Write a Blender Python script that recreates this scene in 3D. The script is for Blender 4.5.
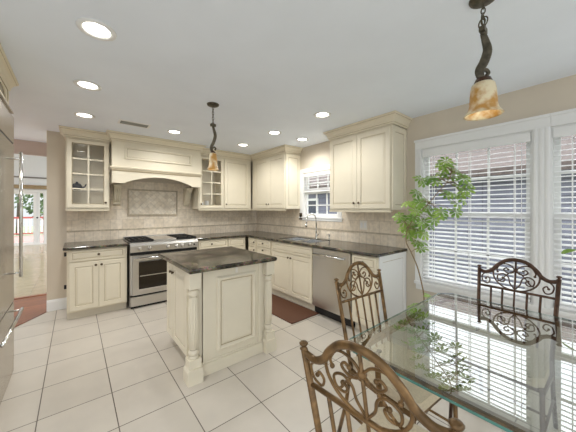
import bpy, bmesh, math, random
from mathutils import Vector, Matrix

for _o in list(bpy.data.objects):
    bpy.data.objects.remove(_o)
SC = bpy.context.scene
COL = SC.collection
R = math.radians
PI = math.pi
rnd = random.Random(7)

# ------------------------------------------------------------------ camera, world, sun, exposure
cam_d = bpy.data.cameras.new('camera')
cam = bpy.data.objects.new('camera', cam_d)
COL.objects.link(cam)
cam.location = (-3.043, -4.754, 1.38)
cam.rotation_euler = (R(90), 0, R(-39.47))
cam_d.lens = 36 * 258.97 / 576
cam_d.sensor_width = 36
cam_d.shift_y = -(216 - 209.18) / 576
cam_d.clip_start = 0.02
SC.camera = cam

world = bpy.data.worlds.new('sky')
SC.world = world
world.use_nodes = True
bg = world.node_tree.nodes['Background']
# overcast sky: the zenith about three times as bright as the horizon
_nt = world.node_tree
_tc = _nt.nodes.new('ShaderNodeTexCoord')
_sx = _nt.nodes.new('ShaderNodeSeparateXYZ')
_nt.links.new(_tc.outputs['Generated'], _sx.inputs[0])
_mr = _nt.nodes.new('ShaderNodeMapRange')
_mr.inputs['From Min'].default_value = 0.0
_mr.inputs['From Max'].default_value = 0.7
_mr.inputs['To Min'].default_value = 1.12
_mr.inputs['To Max'].default_value = 4.4
_nt.links.new(_sx.outputs['Z'], _mr.inputs[0])
_nt.links.new(_mr.outputs[0], bg.inputs[1])
bg.inputs[0].default_value = (0.94, 0.97, 1.0, 1)

sun_d = bpy.data.lights.new('sun', 'SUN')
sun_d.energy = 1.2
sun_d.angle = R(4)
sun_d.color = (1, .96, .9)
sun = bpy.data.objects.new('sun', sun_d)
COL.objects.link(sun)
sun.rotation_euler = (R(40), R(-28), 0)      # from the -x / -y side, high: lights the neighbour's wall
CAN_EMIT = 14.0
LAMP_W = 26.0
SC.view_settings.view_transform = 'Standard'
SC.view_settings.look = 'None'
SC.view_settings.exposure = -0.1
SC.view_settings.gamma = 1
SC.view_settings.use_curve_mapping = False


# ------------------------------------------------------------------ materials
def lin(c):
    return tuple(((x / 255) / 12.92 if x / 255 <= .04045 else ((x / 255 + .055) / 1.055) ** 2.4) for x in c) + (1,)


def mat(name, rgb, rough=.5, metal=0., noise=0., scale=20., rgb2=None, bump=0., spec=None, stretch=None, coat=0):
    m = bpy.data.materials.new(name)
    m.use_nodes = True
    nt = m.node_tree
    b = nt.nodes['Principled BSDF']
    b.inputs['Base Color'].default_value = lin(rgb)
    b.inputs['Roughness'].default_value = rough
    b.inputs['Metallic'].default_value = metal
    if coat:
        b.inputs['Coat Weight'].default_value = coat
    if spec is not None:
        b.inputs['Specular IOR Level'].default_value = spec
    if noise or rgb2 or bump:
        tc = nt.nodes.new('ShaderNodeTexCoord')
        mp = nt.nodes.new('ShaderNodeMapping')
        if stretch:
            mp.inputs['Scale'].default_value = stretch
        nz = nt.nodes.new('ShaderNodeTexNoise')
        nz.inputs['Scale'].default_value = scale
        nz.inputs['Detail'].default_value = 4
        nt.links.new(tc.outputs['Object'], mp.inputs[0])
        nt.links.new(mp.outputs[0], nz.inputs['Vector'])
        if noise or rgb2:
            r = nt.nodes.new('ShaderNodeValToRGB')
            r.color_ramp.elements[0].position = .3
            r.color_ramp.elements[1].position = .7
            c2 = rgb2 or tuple(max(0, x * (1 - noise)) for x in rgb)
            r.color_ramp.elements[0].color = lin(c2)
            r.color_ramp.elements[1].color = lin(rgb)
            nt.links.new(nz.outputs[0], r.inputs[0])
            nt.links.new(r.outputs[0], b.inputs['Base Color'])
        if bump:
            bp = nt.nodes.new('ShaderNodeBump')
            bp.inputs['Strength'].default_value = bump
            bp.inputs['Distance'].default_value = .01
            nt.links.new(nz.outputs[0], bp.inputs['Height'])
            nt.links.new(bp.outputs[0], b.inputs['Normal'])
    return m


def emit(name, rgb, s):
    m = bpy.data.materials.new(name)
    m.use_nodes = True
    b = m.node_tree.nodes['Principled BSDF']
    b.inputs['Base Color'].default_value = (.8, .8, .8, 1)
    b.inputs['Emission Color'].default_value = lin(rgb)
    b.inputs['Emission Strength'].default_value = s
    return m


def glassy(name, tint, ior=1.5, rough=0.0, boost=1.0):
    """clear pane: fresnel mix of a tinted see-through and a mirror"""
    m = bpy.data.materials.new(name)
    m.use_nodes = True
    nt = m.node_tree
    nt.nodes.remove(nt.nodes['Principled BSDF'])
    out = nt.nodes['Material Output']
    t = nt.nodes.new('ShaderNodeBsdfTransparent')
    t.inputs[0].default_value = tint
    g = nt.nodes.new('ShaderNodeBsdfGlossy')
    g.inputs['Roughness'].default_value = rough
    f = nt.nodes.new('ShaderNodeFresnel')
    f.inputs[0].default_value = ior
    mu = nt.nodes.new('ShaderNodeMath')
    mu.operation = 'MULTIPLY'
    mu.use_clamp = True
    mu.inputs[1].default_value = boost
    mx = nt.nodes.new('ShaderNodeMixShader')
    # both faces of a slab reflect like the outer one
    ge = nt.nodes.new('ShaderNodeNewGeometry')
    s = nt.nodes.new('ShaderNodeMath')
    s.operation = 'SUBTRACT'
    s.inputs[0].default_value = 1
    nt.links.new(ge.outputs['Backfacing'], s.inputs[1])
    m2 = nt.nodes.new('ShaderNodeMath')
    m2.operation = 'MULTIPLY'
    nt.links.new(f.outputs[0], mu.inputs[0])
    nt.links.new(mu.outputs[0], m2.inputs[0])
    nt.links.new(s.outputs[0], m2.inputs[1])
    nt.links.new(m2.outputs[0], mx.inputs[0])
    nt.links.new(t.outputs[0], mx.inputs[1])
    nt.links.new(g.outputs[0], mx.inputs[2])
    nt.links.new(mx.outputs[0], out.inputs[0])
    return m


def grid_tile(name, ca, cb, cm, sx, sy, ox, oy, mortar, rough, plane='xy', offset=0., bump=.15, nscale=6., vary=.06):
    """tile grid in object space; plane 'xy' for floors, 'xz' for walls"""
    m = bpy.data.materials.new(name)
    m.use_nodes = True
    nt = m.node_tree
    b = nt.nodes['Principled BSDF']
    b.inputs['Roughness'].default_value = rough
    tc = nt.nodes.new('ShaderNodeTexCoord')
    sp = nt.nodes.new('ShaderNodeSeparateXYZ')
    cb_ = nt.nodes.new('ShaderNodeCombineXYZ')
    nt.links.new(tc.outputs['Object'], sp.inputs[0])
    nt.links.new(sp.outputs['X'], cb_.inputs[0])
    nt.links.new(sp.outputs['Y' if plane == 'xy' else 'Z'], cb_.inputs[1])
    mp = nt.nodes.new('ShaderNodeMapping')
    mp.inputs['Location'].default_value = (-ox, -oy, 0)
    nt.links.new(cb_.outputs[0], mp.inputs[0])
    br = nt.nodes.new('ShaderNodeTexBrick')
    br.offset = offset
    br.inputs['Scale'].default_value = 1
    br.inputs['Brick Width'].default_value = sx
    br.inputs['Row Height'].default_value = sy
    br.inputs['Mortar Size'].default_value = mortar
    br.inputs['Mortar Smooth'].default_value = .1
    br.inputs['Color1'].default_value = lin(ca)
    br.inputs['Color2'].default_value = lin(cb)
    br.inputs['Mortar'].default_value = lin(cm)
    nt.links.new(mp.outputs[0], br.inputs['Vector'])
    nz = nt.nodes.new('ShaderNodeTexNoise')
    nz.inputs['Scale'].default_value = nscale
    nz.inputs['Detail'].default_value = 6
    nt.links.new(tc.outputs['Object'], nz.inputs['Vector'])
    mr = nt.nodes.new('ShaderNodeMapRange')
    mr.inputs['From Min'].default_value = .3
    mr.inputs['From Max'].default_value = .7
    mr.inputs['To Min'].default_value = 1 - vary
    mr.inputs['To Max'].default_value = 1 + vary
    nt.links.new(nz.outputs[0], mr.inputs[0])
    mx = nt.nodes.new('ShaderNodeVectorMath')
    mx.operation = 'SCALE'
    nt.links.new(br.outputs['Color'], mx.inputs[0])
    nt.links.new(mr.outputs[0], mx.inputs['Scale'])
    nt.links.new(mx.outputs[0], b.inputs['Base Color'])
    bp = nt.nodes.new('ShaderNodeBump')
    bp.inputs['Strength'].default_value = bump
    bp.inputs['Distance'].default_value = .004
    bp.invert = True
    nt.links.new(br.outputs['Fac'], bp.inputs['Height'])
    nt.links.new(bp.outputs[0], b.inputs['Normal'])
    return m


def granite(name):
    m = bpy.data.materials.new(name)
    m.use_nodes = True
    nt = m.node_tree
    b = nt.nodes['Principled BSDF']
    b.inputs['Roughness'].default_value = .14
    b.inputs['Specular IOR Level'].default_value = .35
    tc = nt.nodes.new('ShaderNodeTexCoord')
    n1 = nt.nodes.new('ShaderNodeTexNoise')
    n1.inputs['Scale'].default_value = 8
    n1.inputs['Detail'].default_value = 8
    n1.inputs['Roughness'].default_value = .75
    n2 = nt.nodes.new('ShaderNodeTexVoronoi')
    n2.inputs['Scale'].default_value = 95
    nt.links.new(tc.outputs['Object'], n1.inputs['Vector'])
    nt.links.new(tc.outputs['Object'], n2.inputs['Vector'])
    r = nt.nodes.new('ShaderNodeValToRGB')
    e = r.color_ramp.elements
    e[0].position = .38
    e[0].color = lin((24, 23, 17))
    e[1].position = .66
    e[1].color = lin((140, 122, 94))
    k = r.color_ramp.elements.new(.5)
    k.color = lin((62, 57, 43))
    nt.links.new(n1.outputs[0], r.inputs[0])
    mx = nt.nodes.new('ShaderNodeMix')
    mx.data_type = 'RGBA'
    mx.blend_type = 'OVERLAY'
    mx.inputs[0].default_value = .5
    nt.links.new(r.outputs[0], mx.inputs[6])
    nt.links.new(n2.outputs['Color'], mx.inputs[7])
    hs = nt.nodes.new('ShaderNodeHueSaturation')
    hs.inputs['Saturation'].default_value = .8
    nt.links.new(mx.outputs[2], hs.inputs['Color'])
    nt.links.new(hs.outputs[0], b.inputs['Base Color'])
    return m


def plank(name):
    return grid_tile(name, (150, 92, 60), (128, 76, 50), (70, 40, 26), 1.2, .085, 0, 0, .002, .3, 'xy', .37, .2, 12., .15)


M_ceil = mat('ceiling_paint', (238, 244, 252), .9, noise=.015, scale=3)
M_wall = mat('wall_paint', (214, 203, 185), .85, noise=.02, scale=4)
M_hallwall = mat('hall_paint', (226, 226, 226), .8)
M_header = mat('header_backlit', (196, 176, 164), .8)  # backlit shade of the beam is mixed into this darker brown
M_trimw = mat('white_trim', (236, 236, 234), .45)
M_cab = mat('cream_cabinet', (231, 222, 200), .42, noise=.02, scale=5)
M_glaze = mat('brown_glaze', (164, 146, 114), .5)
M_crown = mat('cream_crown', (227, 217, 193), .42)
M_toe = mat('toe_cream', (218, 210, 192), .5)
M_inside = mat('cabinet_inside', (176, 166, 144), .6)
M_granite = granite('granite')
M_floor = grid_tile('floor_tile', (206, 198, 186), (200, 192, 180), (98, 88, 78), .406, .3967, -2.4207, -2.8074, .0032, .28, 'xy', 0., .12, 5., .035)
M_wood = plank('wood_floor')
M_gloss = grid_tile('glossy_wood', (176, 156, 126), (164, 144, 114), (124, 102, 78), 1.2, .085, 0, 0, .002, .14, 'xy', .37, .2, 12., .1)
M_splash = grid_tile('travertine_tile', (236, 224, 205), (222, 208, 186), (198, 186, 168), .15, .15, 0, 1.075, .002, .5, 'xz', .5, .15, 22., .12)
M_splash2 = grid_tile('travertine_band', (238, 226, 207), (228, 214, 192), (198, 186, 168), .105, .15, 0, .914, .002, .5, 'xz', 0., .15, 22., .12)
M_liner = mat('tile_liner', (204, 190, 166), .5, noise=.15, scale=30)
M_steel = mat('stainless', (198, 192, 182), .24, .9, noise=.05, scale=4, stretch=(1, 1, 40))
M_steelh = mat('stainless_brushed', (202, 199, 194), .3, 1.)
M_chrome = mat('polished_steel', (222, 222, 220), .12, 1.)
M_black = mat('cast_iron', (24, 23, 22), .55, noise=.2, scale=60)
M_dark = mat('dark_gap', (18, 17, 16), .6)
M_ovglass = mat('oven_glass', (38, 30, 22), .08, noise=.1, scale=3)
M_knob = mat('knob_bronze', (92, 78, 58), .35, .8)
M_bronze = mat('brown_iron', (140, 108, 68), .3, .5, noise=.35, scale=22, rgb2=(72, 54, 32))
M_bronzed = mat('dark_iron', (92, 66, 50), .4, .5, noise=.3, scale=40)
M_pend = mat('aged_bronze', (104, 96, 80), .42, .6, noise=.35, scale=40)
M_cush = mat('beige_fabric', (206, 192, 166), .9, noise=.08, scale=120, bump=.2)
M_matr = mat('brown_mat', (98, 60, 38), .7, noise=.1, scale=90, bump=.2)
M_pane = glassy('window_pane', (.97, .98, .98, 1))
M_cabglass = glassy('cabinet_glass', (.99, .99, .99, 1))
M_glass = glassy('table_glass', (.89, .93, .91, 1), 2.2, 0, 2.3)
M_edge = mat('glass_edge', (88, 142, 132), .1, noise=.12, scale=14)
M_bevel = glassy('glass_bevel', (.86, .90, .88, 1), 1.5, .03, 1.8)
M_blind = mat('blind_white', (250, 250, 250), .5)
M_leaf = mat('leaf_green', (164, 194, 84), .4, noise=.4, scale=8, rgb2=(84, 130, 44))
M_stem = mat('stem_tan', (134, 112, 78), .7)
M_pot = mat('pale_pot', (206, 208, 204), .3, noise=.06, scale=6)
M_soil = mat('soil', (60, 44, 32), .9)
M_plate = mat('outlet_plate', (240, 235, 224), .5)
M_platebr = mat('bronze_plate', (92, 80, 62), .45, .5)
M_can = emit('lamp_lens', (255, 249, 236), CAN_EMIT)
M_ventd = mat('vent_grey', (150, 150, 142), .6)
M_bowl = mat('sink_steel', (190, 190, 188), .25, 1.)
M_siding = grid_tile('lap_siding', (122, 124, 140), (118, 120, 136), (84, 84, 96), 40, .16, 0, 0, .008, .7, 'xz', 0., .3, 3., .04)
M_roof = mat('shingle', (106, 94, 90), .9, noise=.25, scale=14)
M_ground = mat('lawn', (150, 158, 130), .95, noise=.2, scale=6)
M_tree = mat('tree_leaf', (96, 124, 62), .6, noise=.4, scale=3, rgb2=(56, 82, 40))
M_bark = mat('bark', (98, 82, 68), .9, noise=.3, scale=20)
M_deck = mat('deck_board', (196, 150, 142), .7, noise=.15, scale=10)
M_red = mat('red_stain', (166, 76, 66), .6)
M_bulb = emit('lamp_bulb', (255, 244, 222), .5)
M_ventw = mat('vent_paint', (214, 212, 204), .6)


def shade_mat():
    m = bpy.data.materials.new('alabaster')
    m.use_nodes = True
    nt = m.node_tree
    b = nt.nodes['Principled BSDF']
    b.inputs['Roughness'].default_value = .35
    tc = nt.nodes.new('ShaderNodeTexCoord')
    nz = nt.nodes.new('ShaderNodeTexNoise')
    nz.inputs['Scale'].default_value = 18
    nz.inputs['Detail'].default_value = 5
    nt.links.new(tc.outputs['Object'], nz.inputs['Vector'])
    r = nt.nodes.new('ShaderNodeValToRGB')
    r.color_ramp.elements[0].position = .40
    r.color_ramp.elements[0].color = lin((206, 158, 84))
    r.color_ramp.elements[1].position = .60
    r.color_ramp.elements[1].color = lin((242, 230, 196))
    nt.links.new(nz.outputs[0], r.inputs[0])
    nt.links.new(r.outputs[0], b.inputs['Base Color'])
    tr = nt.nodes.new('ShaderNodeBsdfTranslucent')
    nt.links.new(r.outputs[0], tr.inputs[0])
    mx = nt.nodes.new('ShaderNodeMixShader')
    mx.inputs[0].default_value = .22
    out = nt.nodes['Material Output']
    nt.links.new(b.outputs[0], mx.inputs[1])
    nt.links.new(tr.outputs[0], mx.inputs[2])
    nt.links.new(mx.outputs[0], out.inputs[0])
    return m


M_shade = shade_mat()


# ------------------------------------------------------------------ mesh builder
class MB:
    def __init__(s):
        s.v, s.f, s.m, s.sm = [], [], [], []

    def add(s, vs, fs, m=0, smooth=False):
        o = len(s.v)
        s.v += [tuple(p) for p in vs]
        for f in fs:
            s.f.append([i + o for i in f])
            s.m.append(m)
            s.sm.append(smooth)
        return s

    def box(s, x0, x1, y0, y1, z0, z1, m=0):
        vs = [(x, y, z) for z in (z0, z1) for y in (y0, y1) for x in (x0, x1)]
        return s.add(vs, [(0, 2, 3, 1), (4, 5, 7, 6), (0, 1, 5, 4), (2, 6, 7, 3), (0, 4, 6, 2), (1, 3, 7, 5)], m)

    def prism(s, poly, axis, a, b, m=0, smooth=False):
        """poly: 2-D points; axis 'x': (y,z), 'y': (x,z), 'z': (x,y)"""
        def P(p, t):
            return {'x': (t, p[0], p[1]), 'y': (p[0], t, p[1]), 'z': (p[0], p[1], t)}[axis]
        n = len(poly)
        vs = [P(p, a) for p in poly] + [P(p, b) for p in poly]
        s.add(vs, [tuple(range(n))[::-1], tuple(range(n, 2 * n))], m)
        return s.add(vs, [(i, (i + 1) % n, n + (i + 1) % n, n + i) for i in range(n)], m, smooth)

    def lathe(s, prof, cx=0, cy=0, n=20, m=0, axis='z', c0=0., smooth=True):
        vs, fs = [], []
        k = len(prof)
        for i in range(n):
            a = 2 * PI * i / n
            for r, z in prof:
                c, d = r * math.cos(a), r * math.sin(a)
                vs.append({'z': (cx + c, cy + d, z), 'y': (cx + c, z, cy + d), 'x': (z, cx + c, cy + d)}[axis])
        for i in range(n):
            j = (i + 1) % n
            for q in range(k - 1):
                fs.append((i * k + q, j * k + q, j * k + q + 1, i * k + q + 1))
        if prof[0][0] > 1e-6:
            fs.append(tuple(i * k for i in range(n))[::-1])
        if prof[-1][0] > 1e-6:
            fs.append(tuple(i * k + k - 1 for i in range(n)))
        return s.add(vs, fs, m, smooth)

    def tube(s, pts, r, n=8, closed=False, twist=0., m=0, flat=1., up=None):
        """tube round a polyline; r a number or a list; flat squeezes it along 'up'"""
        P = [Vector(p) for p in pts]
        k = len(P)
        rr = r if isinstance(r, (list, tuple)) else [r] * k
        T = []
        for i in range(k):
            a = P[(i - 1) % k] if (closed or i) else P[i]
            b = P[(i + 1) % k] if (closed or i < k - 1) else P[i]
            t = (b - a)
            T.append(t.normalized() if t.length > 1e-9 else Vector((0, 0, 1)))
        U = Vector(up) if up else (Vector((0, 0, 1)) if abs(T[0].z) < .9 else Vector((1, 0, 0)))
        nrm = (U - T[0] * U.dot(T[0])).normalized()
        vs, fs = [], []
        for i in range(k):
            ref = Vector(up) if up else nrm
            q = ref - T[i] * ref.dot(T[i])
            nrm = q.normalized() if q.length > 1e-6 else nrm
            bi = T[i].cross(nrm)
            for j in range(n):
                a = 2 * PI * j / n + twist * i
                vs.append(P[i] + nrm * (rr[i] * flat * math.cos(a)) + bi * (rr[i] * math.sin(a)))
        for i in range(k if closed else k - 1):
            i2 = (i + 1) % k
            for j in range(n):
                j2 = (j + 1) % n
                fs.append((i * n + j, i * n + j2, i2 * n + j2, i2 * n + j))
        if not closed:
            fs.append(tuple(range(n))[::-1])
            fs.append(tuple((k - 1) * n + j for j in range(n)))
        return s.add(vs, fs, m, n > 4)

    def ball(s, c, r, n=10, m=0, sq=1.):
        pr = [(r * math.sin(PI * i / n), c[2] - r * sq * math.cos(PI * i / n)) for i in range(n + 1)]
        pr[0] = (0, pr[0][1])
        pr[-1] = (0, pr[-1][1])
        return s.lathe(pr, c[0], c[1], n + 2, m)

    def sweep(s, prof, path, m=0, closed=False, pm=None):
        """prof: (out, z) closed outline; path: (x, y); out is to the right of travel; mitred corners"""
        n, k = len(prof), len(path)
        P = [Vector((p[0], p[1])) for p in path]
        vs, fs = [], []
        for i in range(k):
            ds = []
            if i or closed:
                ds.append((P[i] - P[i - 1]).normalized())
            if i < k - 1 or closed:
                ds.append((P[(i + 1) % k] - P[i]).normalized())
            ns = [Vector((d.y, -d.x)) for d in ds]
            mv = sum(ns, Vector((0, 0))) / len(ns)
            mv = mv / max(mv.length_squared, .2)
            for o, z in prof:
                q = P[i] + mv * o
                vs.append((q.x, q.y, z))
        for i in range(k if closed else k - 1):
            i2 = (i + 1) % k
            for j in range(n):
                j2 = (j + 1) % n
                fs.append((i * n + j, i * n + j2, i2 * n + j2, i2 * n + j))
        nq = len(fs)
        if not closed:
            fs.append(tuple(range(n))[::-1])
            fs.append(tuple((k - 1) * n + j for j in range(n)))
        o = len(s.m)
        s.add(vs, fs, m)
        if pm:
            for a in range(nq):
                s.m[o + a] = pm[a % n]
        return s

    def rings(s, x0, x1, z0, z1, prof, mi=(), fill=True, y0=0., m=0):
        """concentric rectangles facing -y: prof = (inset, depth towards the viewer)"""
        vs, fs, ms = [], [], []
        for ins, d in prof:
            vs += [(x0 + ins, y0 - d, z0 + ins), (x1 - ins, y0 - d, z0 + ins), (x1 - ins, y0 - d, z1 - ins), (x0 + ins, y0 - d, z1 - ins)]
        for i in range(len(prof) - 1):
            for j in range(4):
                j2 = (j + 1) % 4
                s_ = (i * 4 + j, i * 4 + j2, i * 4 + 4 + j2, i * 4 + 4 + j)
                fs.append(s_)
                ms.append(mi[i] if i < len(mi) else m)
        k = (len(prof) - 1) * 4
        if fill:
            fs.append((k, k + 1, k + 2, k + 3))
            ms.append(m)
        o = len(s.v)
        s.v += vs
        for f, q in zip(fs, ms):
            s.f.append([i + o for i in f])
            s.m.append(q)
            s.sm.append(False)
        return s

    def xform(s, M):
        s.v = [tuple(M @ Vector(p)) for p in s.v]
        return s


def obj(name, mb, mats, parent=None, loc=(0, 0, 0), rot=0., bevel=0., kind=None):
    me = bpy.data.meshes.new(name)
    me.from_pydata(mb.v, [], mb.f)
    ms = mats if isinstance(mats, (list, tuple)) else [mats]
    for q in ms:
        me.materials.append(q)
    for p, mi, sm in zip(me.polygons, mb.m, mb.sm):
        p.material_index = min(mi, len(ms) - 1)
        p.use_smooth = sm
    bm = bmesh.new()
    bm.from_mesh(me)
    bmesh.ops.recalc_face_normals(bm, faces=bm.faces)
    if bevel:
        es = [e for e in bm.edges if len(e.link_faces) == 2 and e.calc_face_angle(0) > .6]
        bmesh.ops.bevel(bm, geom=es, offset=bevel, segments=2, affect='EDGES', profile=.5)
    bm.to_mesh(me)
    bm.free()
    o = bpy.data.objects.new(name, me)
    COL.objects.link(o)
    if parent:
        o.parent = parent
    o.location = loc
    o.rotation_euler = (0, 0, rot)
    if kind:
        o['kind'] = kind
    return o


def tag(o, label, cat, group=None):
    o['label'] = label
    o['category'] = cat
    if group:
        o['group'] = group
    return o


def thing(name, label, cat, loc=(0, 0, 0), rot=0., group=None):
    o = bpy.data.objects.new(name, None)
    COL.objects.link(o)
    o.location = loc
    o.rotation_euler = (0, 0, rot)
    o.empty_display_size = .1
    return tag(o, label, cat, group)


def struct(name, mb, m, parent=None, bevel=0., loc=(0, 0, 0), rot=0.):
    return obj(name, mb, m, parent, loc, rot, bevel, kind='structure')


def copy_tree(o, parent=None):
    c = o.copy()
    COL.objects.link(c)
    c.parent = parent
    for ch in list(o.children):
        copy_tree(ch, c)
    return c


def smoothpath(pts, k=6, closed=False):
    P = [Vector(p) for p in pts]
    n = len(P)
    out = []
    for i in range(n if closed else n - 1):
        p1, p2 = P[i], P[(i + 1) % n]
        p0 = P[i - 1] if (i or closed) else p1 * 2 - p2
        p3 = P[(i + 2) % n] if (closed or i < n - 2) else p2 * 2 - p1
        for j in range(k):
            t = j / k
            out.append(.5 * ((2 * p1) + (p2 - p0) * t + (2 * p0 - 5 * p1 + 4 * p2 - p3) * t * t + (3 * p1 - p0 - 3 * p2 + p3) * t ** 3))
    if not closed:
        out.append(P[-1])
    return out


# ------------------------------------------------------------------ room shell
HC = 2.44
XW = -3.335                    # free end of the back wall
fl = MB()
fl.add([(-4.4, -7.2, 0), (.12, -7.2, 0), (.12, .12, 0), (XW, .12, 0), (XW, 0, 0), (-3.585, -.385, 0), (-4.4, -1.66, 0)], [tuple(range(7))])
fl.add([(-4.4, -7.2, -.1), (.12, -7.2, -.1), (.12, .12, -.1), (XW, .12, -.1), (XW, 0, -.1), (-3.585, -.385, -.1), (-4.4, -1.66, -.1)], [tuple(range(7))[::-1]])
struct('floor', fl, M_floor)
fw = MB()
fw.prism([(-4.4, -1.66), (-3.585, -.385), (XW, 0), (XW, .12), (-2.2, .12), (-2.2, 1.0), (-6, 1.0), (-6, -1.66)], 'z', -.1, -.002)
struct('floor_hall', fw, M_wood, rot=0)
th = MB().tube([(-4.4, -1.66, -.001), (-3.585, -.385, -.001), (XW, 0, -.001)], .012, 8, m=0)
struct('trim_threshold', th, M_wood)
struct('ceiling', MB().box(-6, .12, -7.2, 1.0, HC, HC + .1), M_ceil)
struct('wall_back', MB().box(XW, .12, 0, .12, 0, HC), M_wall)
SW = (-2.25, -1.475, 1.25, 1.985)
BW1 = (-4.374, -3.45, .565, 2.06)
BW2 = (-5.41, -4.483, .565, 2.06)
wr = MB()


def wallx(y0, y1, z0, z1):
    wr.box(0, .12, y0, y1, z0, z1)


wallx(SW[1], 0, 0, HC)
wallx(SW[0], SW[1], 0, SW[2])
wallx(SW[0], SW[1], SW[3], HC)
wallx(BW1[1], SW[0], 0, HC)
wallx(BW2[0], BW1[1], 0, BW1[2])
wallx(BW2[0], BW1[1], BW1[3], HC)
wallx(BW2[1], BW1[0], BW1[2], BW1[3])
wallx(-7.2, BW2[0], 0, HC)
struct('wall_right', wr, M_wall)
struct('wall_left', MB().box(-4.5, -4.4, -3.4, -1.0, 0, HC), M_wall)
# cased opening at the end of the hall, a tall room beyond it with a glazed door to the deck
struct('wall_hall_beam', MB().box(-6, -2.2, .9, 1.0, 2.235, 3.6), M_header)
struct('trim_beam', MB().box(-6, -2.2, .885, .9, 2.225, 2.25), M_header)
FY = 9.2
fr = MB()
DX0, DX1, DX2, DX3, DZ1 = -5.10, -4.19, -4.13, -3.96, 2.04
fr.box(-8, DX0, FY, FY + .12, 0, 3.6)
fr.box(DX3, -2.2, FY, FY + .12, 0, 3.6)
fr.box(DX0, DX3, FY, FY + .12, DZ1, 3.6)
fr.box(DX1, DX2, FY, FY + .12, 0, DZ1)
struct('wall_far', fr, M_hallwall)
struct('floor_far', MB().box(-8, -2.2, 1.0, FY + .12, -.1, -.002), M_gloss)
struct('trim_sill', MB().box(-6, -2.2, .96, 1.04, -.002, .006), M_wood)
struct('ceiling_far', MB().box(-8, -2.2, 1.0, FY + .12, 3.6, 3.7), M_ceil)
struct('trim_far_rail', MB().box(-8, -2.2, FY - .03, FY, 2.57, 2.62), mat('rail_grey', (120, 114, 108), .5))
tag(obj('valance', MB().box(-5.3, -3.85, FY - .09, FY - .022, 2.16, 2.30), mat('valance_tan', (160, 138, 104), .8, noise=.1, scale=30)),
    'tan fabric valance above the glazed door in the room beyond', 'valance')
dr = MB()
dr.rings(DX0 - .08, DX3 + .08, -.0, DZ1 + .08, [(0, 0), (0, .02), (.08, .02), (.08, 0)], fill=False, y0=FY)
door1 = struct('door_1', dr, M_trimw)
lf = MB()
lf.rings(DX0, DX1, 0.02, DZ1, [(0, 0), (0, .045), (.09, .045), (.09, 0)], fill=False, y0=FY + .08)
lf.rings(DX2, DX3, 0.02, DZ1, [(0, 0), (0, .045), (.035, .045), (.035, 0)], fill=False, y0=FY + .08)
struct('door_leaf', lf, M_trimw, door1)
struct('door_pane', MB().box(DX0 + .09, DX1 - .09, FY + .053, FY + .057, .10, DZ1 - .1).box(DX2 + .03, DX3 - .03, FY + .053, FY + .057, .05, DZ1 - .05), M_pane, door1)
struct('door_handle', MB().lathe([(0, FY - .02), (.03, FY - .01), (.03, FY + .02), (0, FY + .035)], -4.165, 1.05, 12, 0, 'y'), M_dark, door1)

# baseboards
struct('baseboard_back', MB().sweep([(0, 0), (.015, 0), (.015, .12), (.008, .14), (0, .15)], [(XW, -.0), (-3.125, -.0)]), M_trimw)
struct('baseboard_right', MB().sweep([(0, 0), (.015, 0), (.015, .12), (.008, .14), (0, .15)], [(0, -3.30), (0, -7.2)]), M_trimw)

# tiled splash behind the counters
sb = MB()
sb.box(-3.13, -.012, -.012, 0, 1.075, 1.395, 0)
sb.box(-2.66, -1.43, -.012, 0, 1.395, 1.83, 0)
sb.box(-3.13, -.012, -.012, 0, .9145, 1.055, 1)
sb.box(-3.13, -.012, -.018, 0, 1.055, 1.075, 2)
sp1 = struct('trim_1', sb, [M_splash, M_splash2, M_liner])
# diamond mosaic with a pencil frame
mo = MB()
mo.rings(-2.40, -1.655, 1.28, 1.70, [(0, .0), (0, .026), (.012, .026), (.02, .018)], fill=False, y0=-.012)
struct('mosaic_frame', mo, M_liner, sp1)


def mosaic_mat():
    m = grid_tile('mosaic', (234, 225, 208), (214, 202, 182), (196, 185, 168), .07, .07, 0, 0, .002, .5, 'xz', 0., .15, 26., .14)
    for nd in m.node_tree.nodes:
        if nd.type == 'MAPPING':
            nd.inputs['Rotation'].default_value = (0, 0, R(45))
    return m


struct('mosaic_panel', MB().box(-2.38, -1.675, -.018, -.0125, 1.30, 1.68), mosaic_mat(), sp1)
sr = MB()      # local x runs along the wall from the corner, rotated -90 degrees
for a, b, z0, z1, q in ((.013, 3.285, .9145, 1.055, 1), (.013, 3.285, 1.075, 1.19, 0), (.013, 1.405, 1.19, 1.385, 0), (2.32, 3.285, 1.19, 1.385, 0)):
    sr.box(a, b, -.012, 0, z0, z1, q)
sr.box(.013, 3.285, -.018, 0, 1.055, 1.075, 2)
struct('trim_2', sr, [M_splash, M_splash2, M_liner], rot=-PI / 2)

# ------------------------------------------------------------------ windows (local x along the wall, front -y = into the room)


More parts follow.
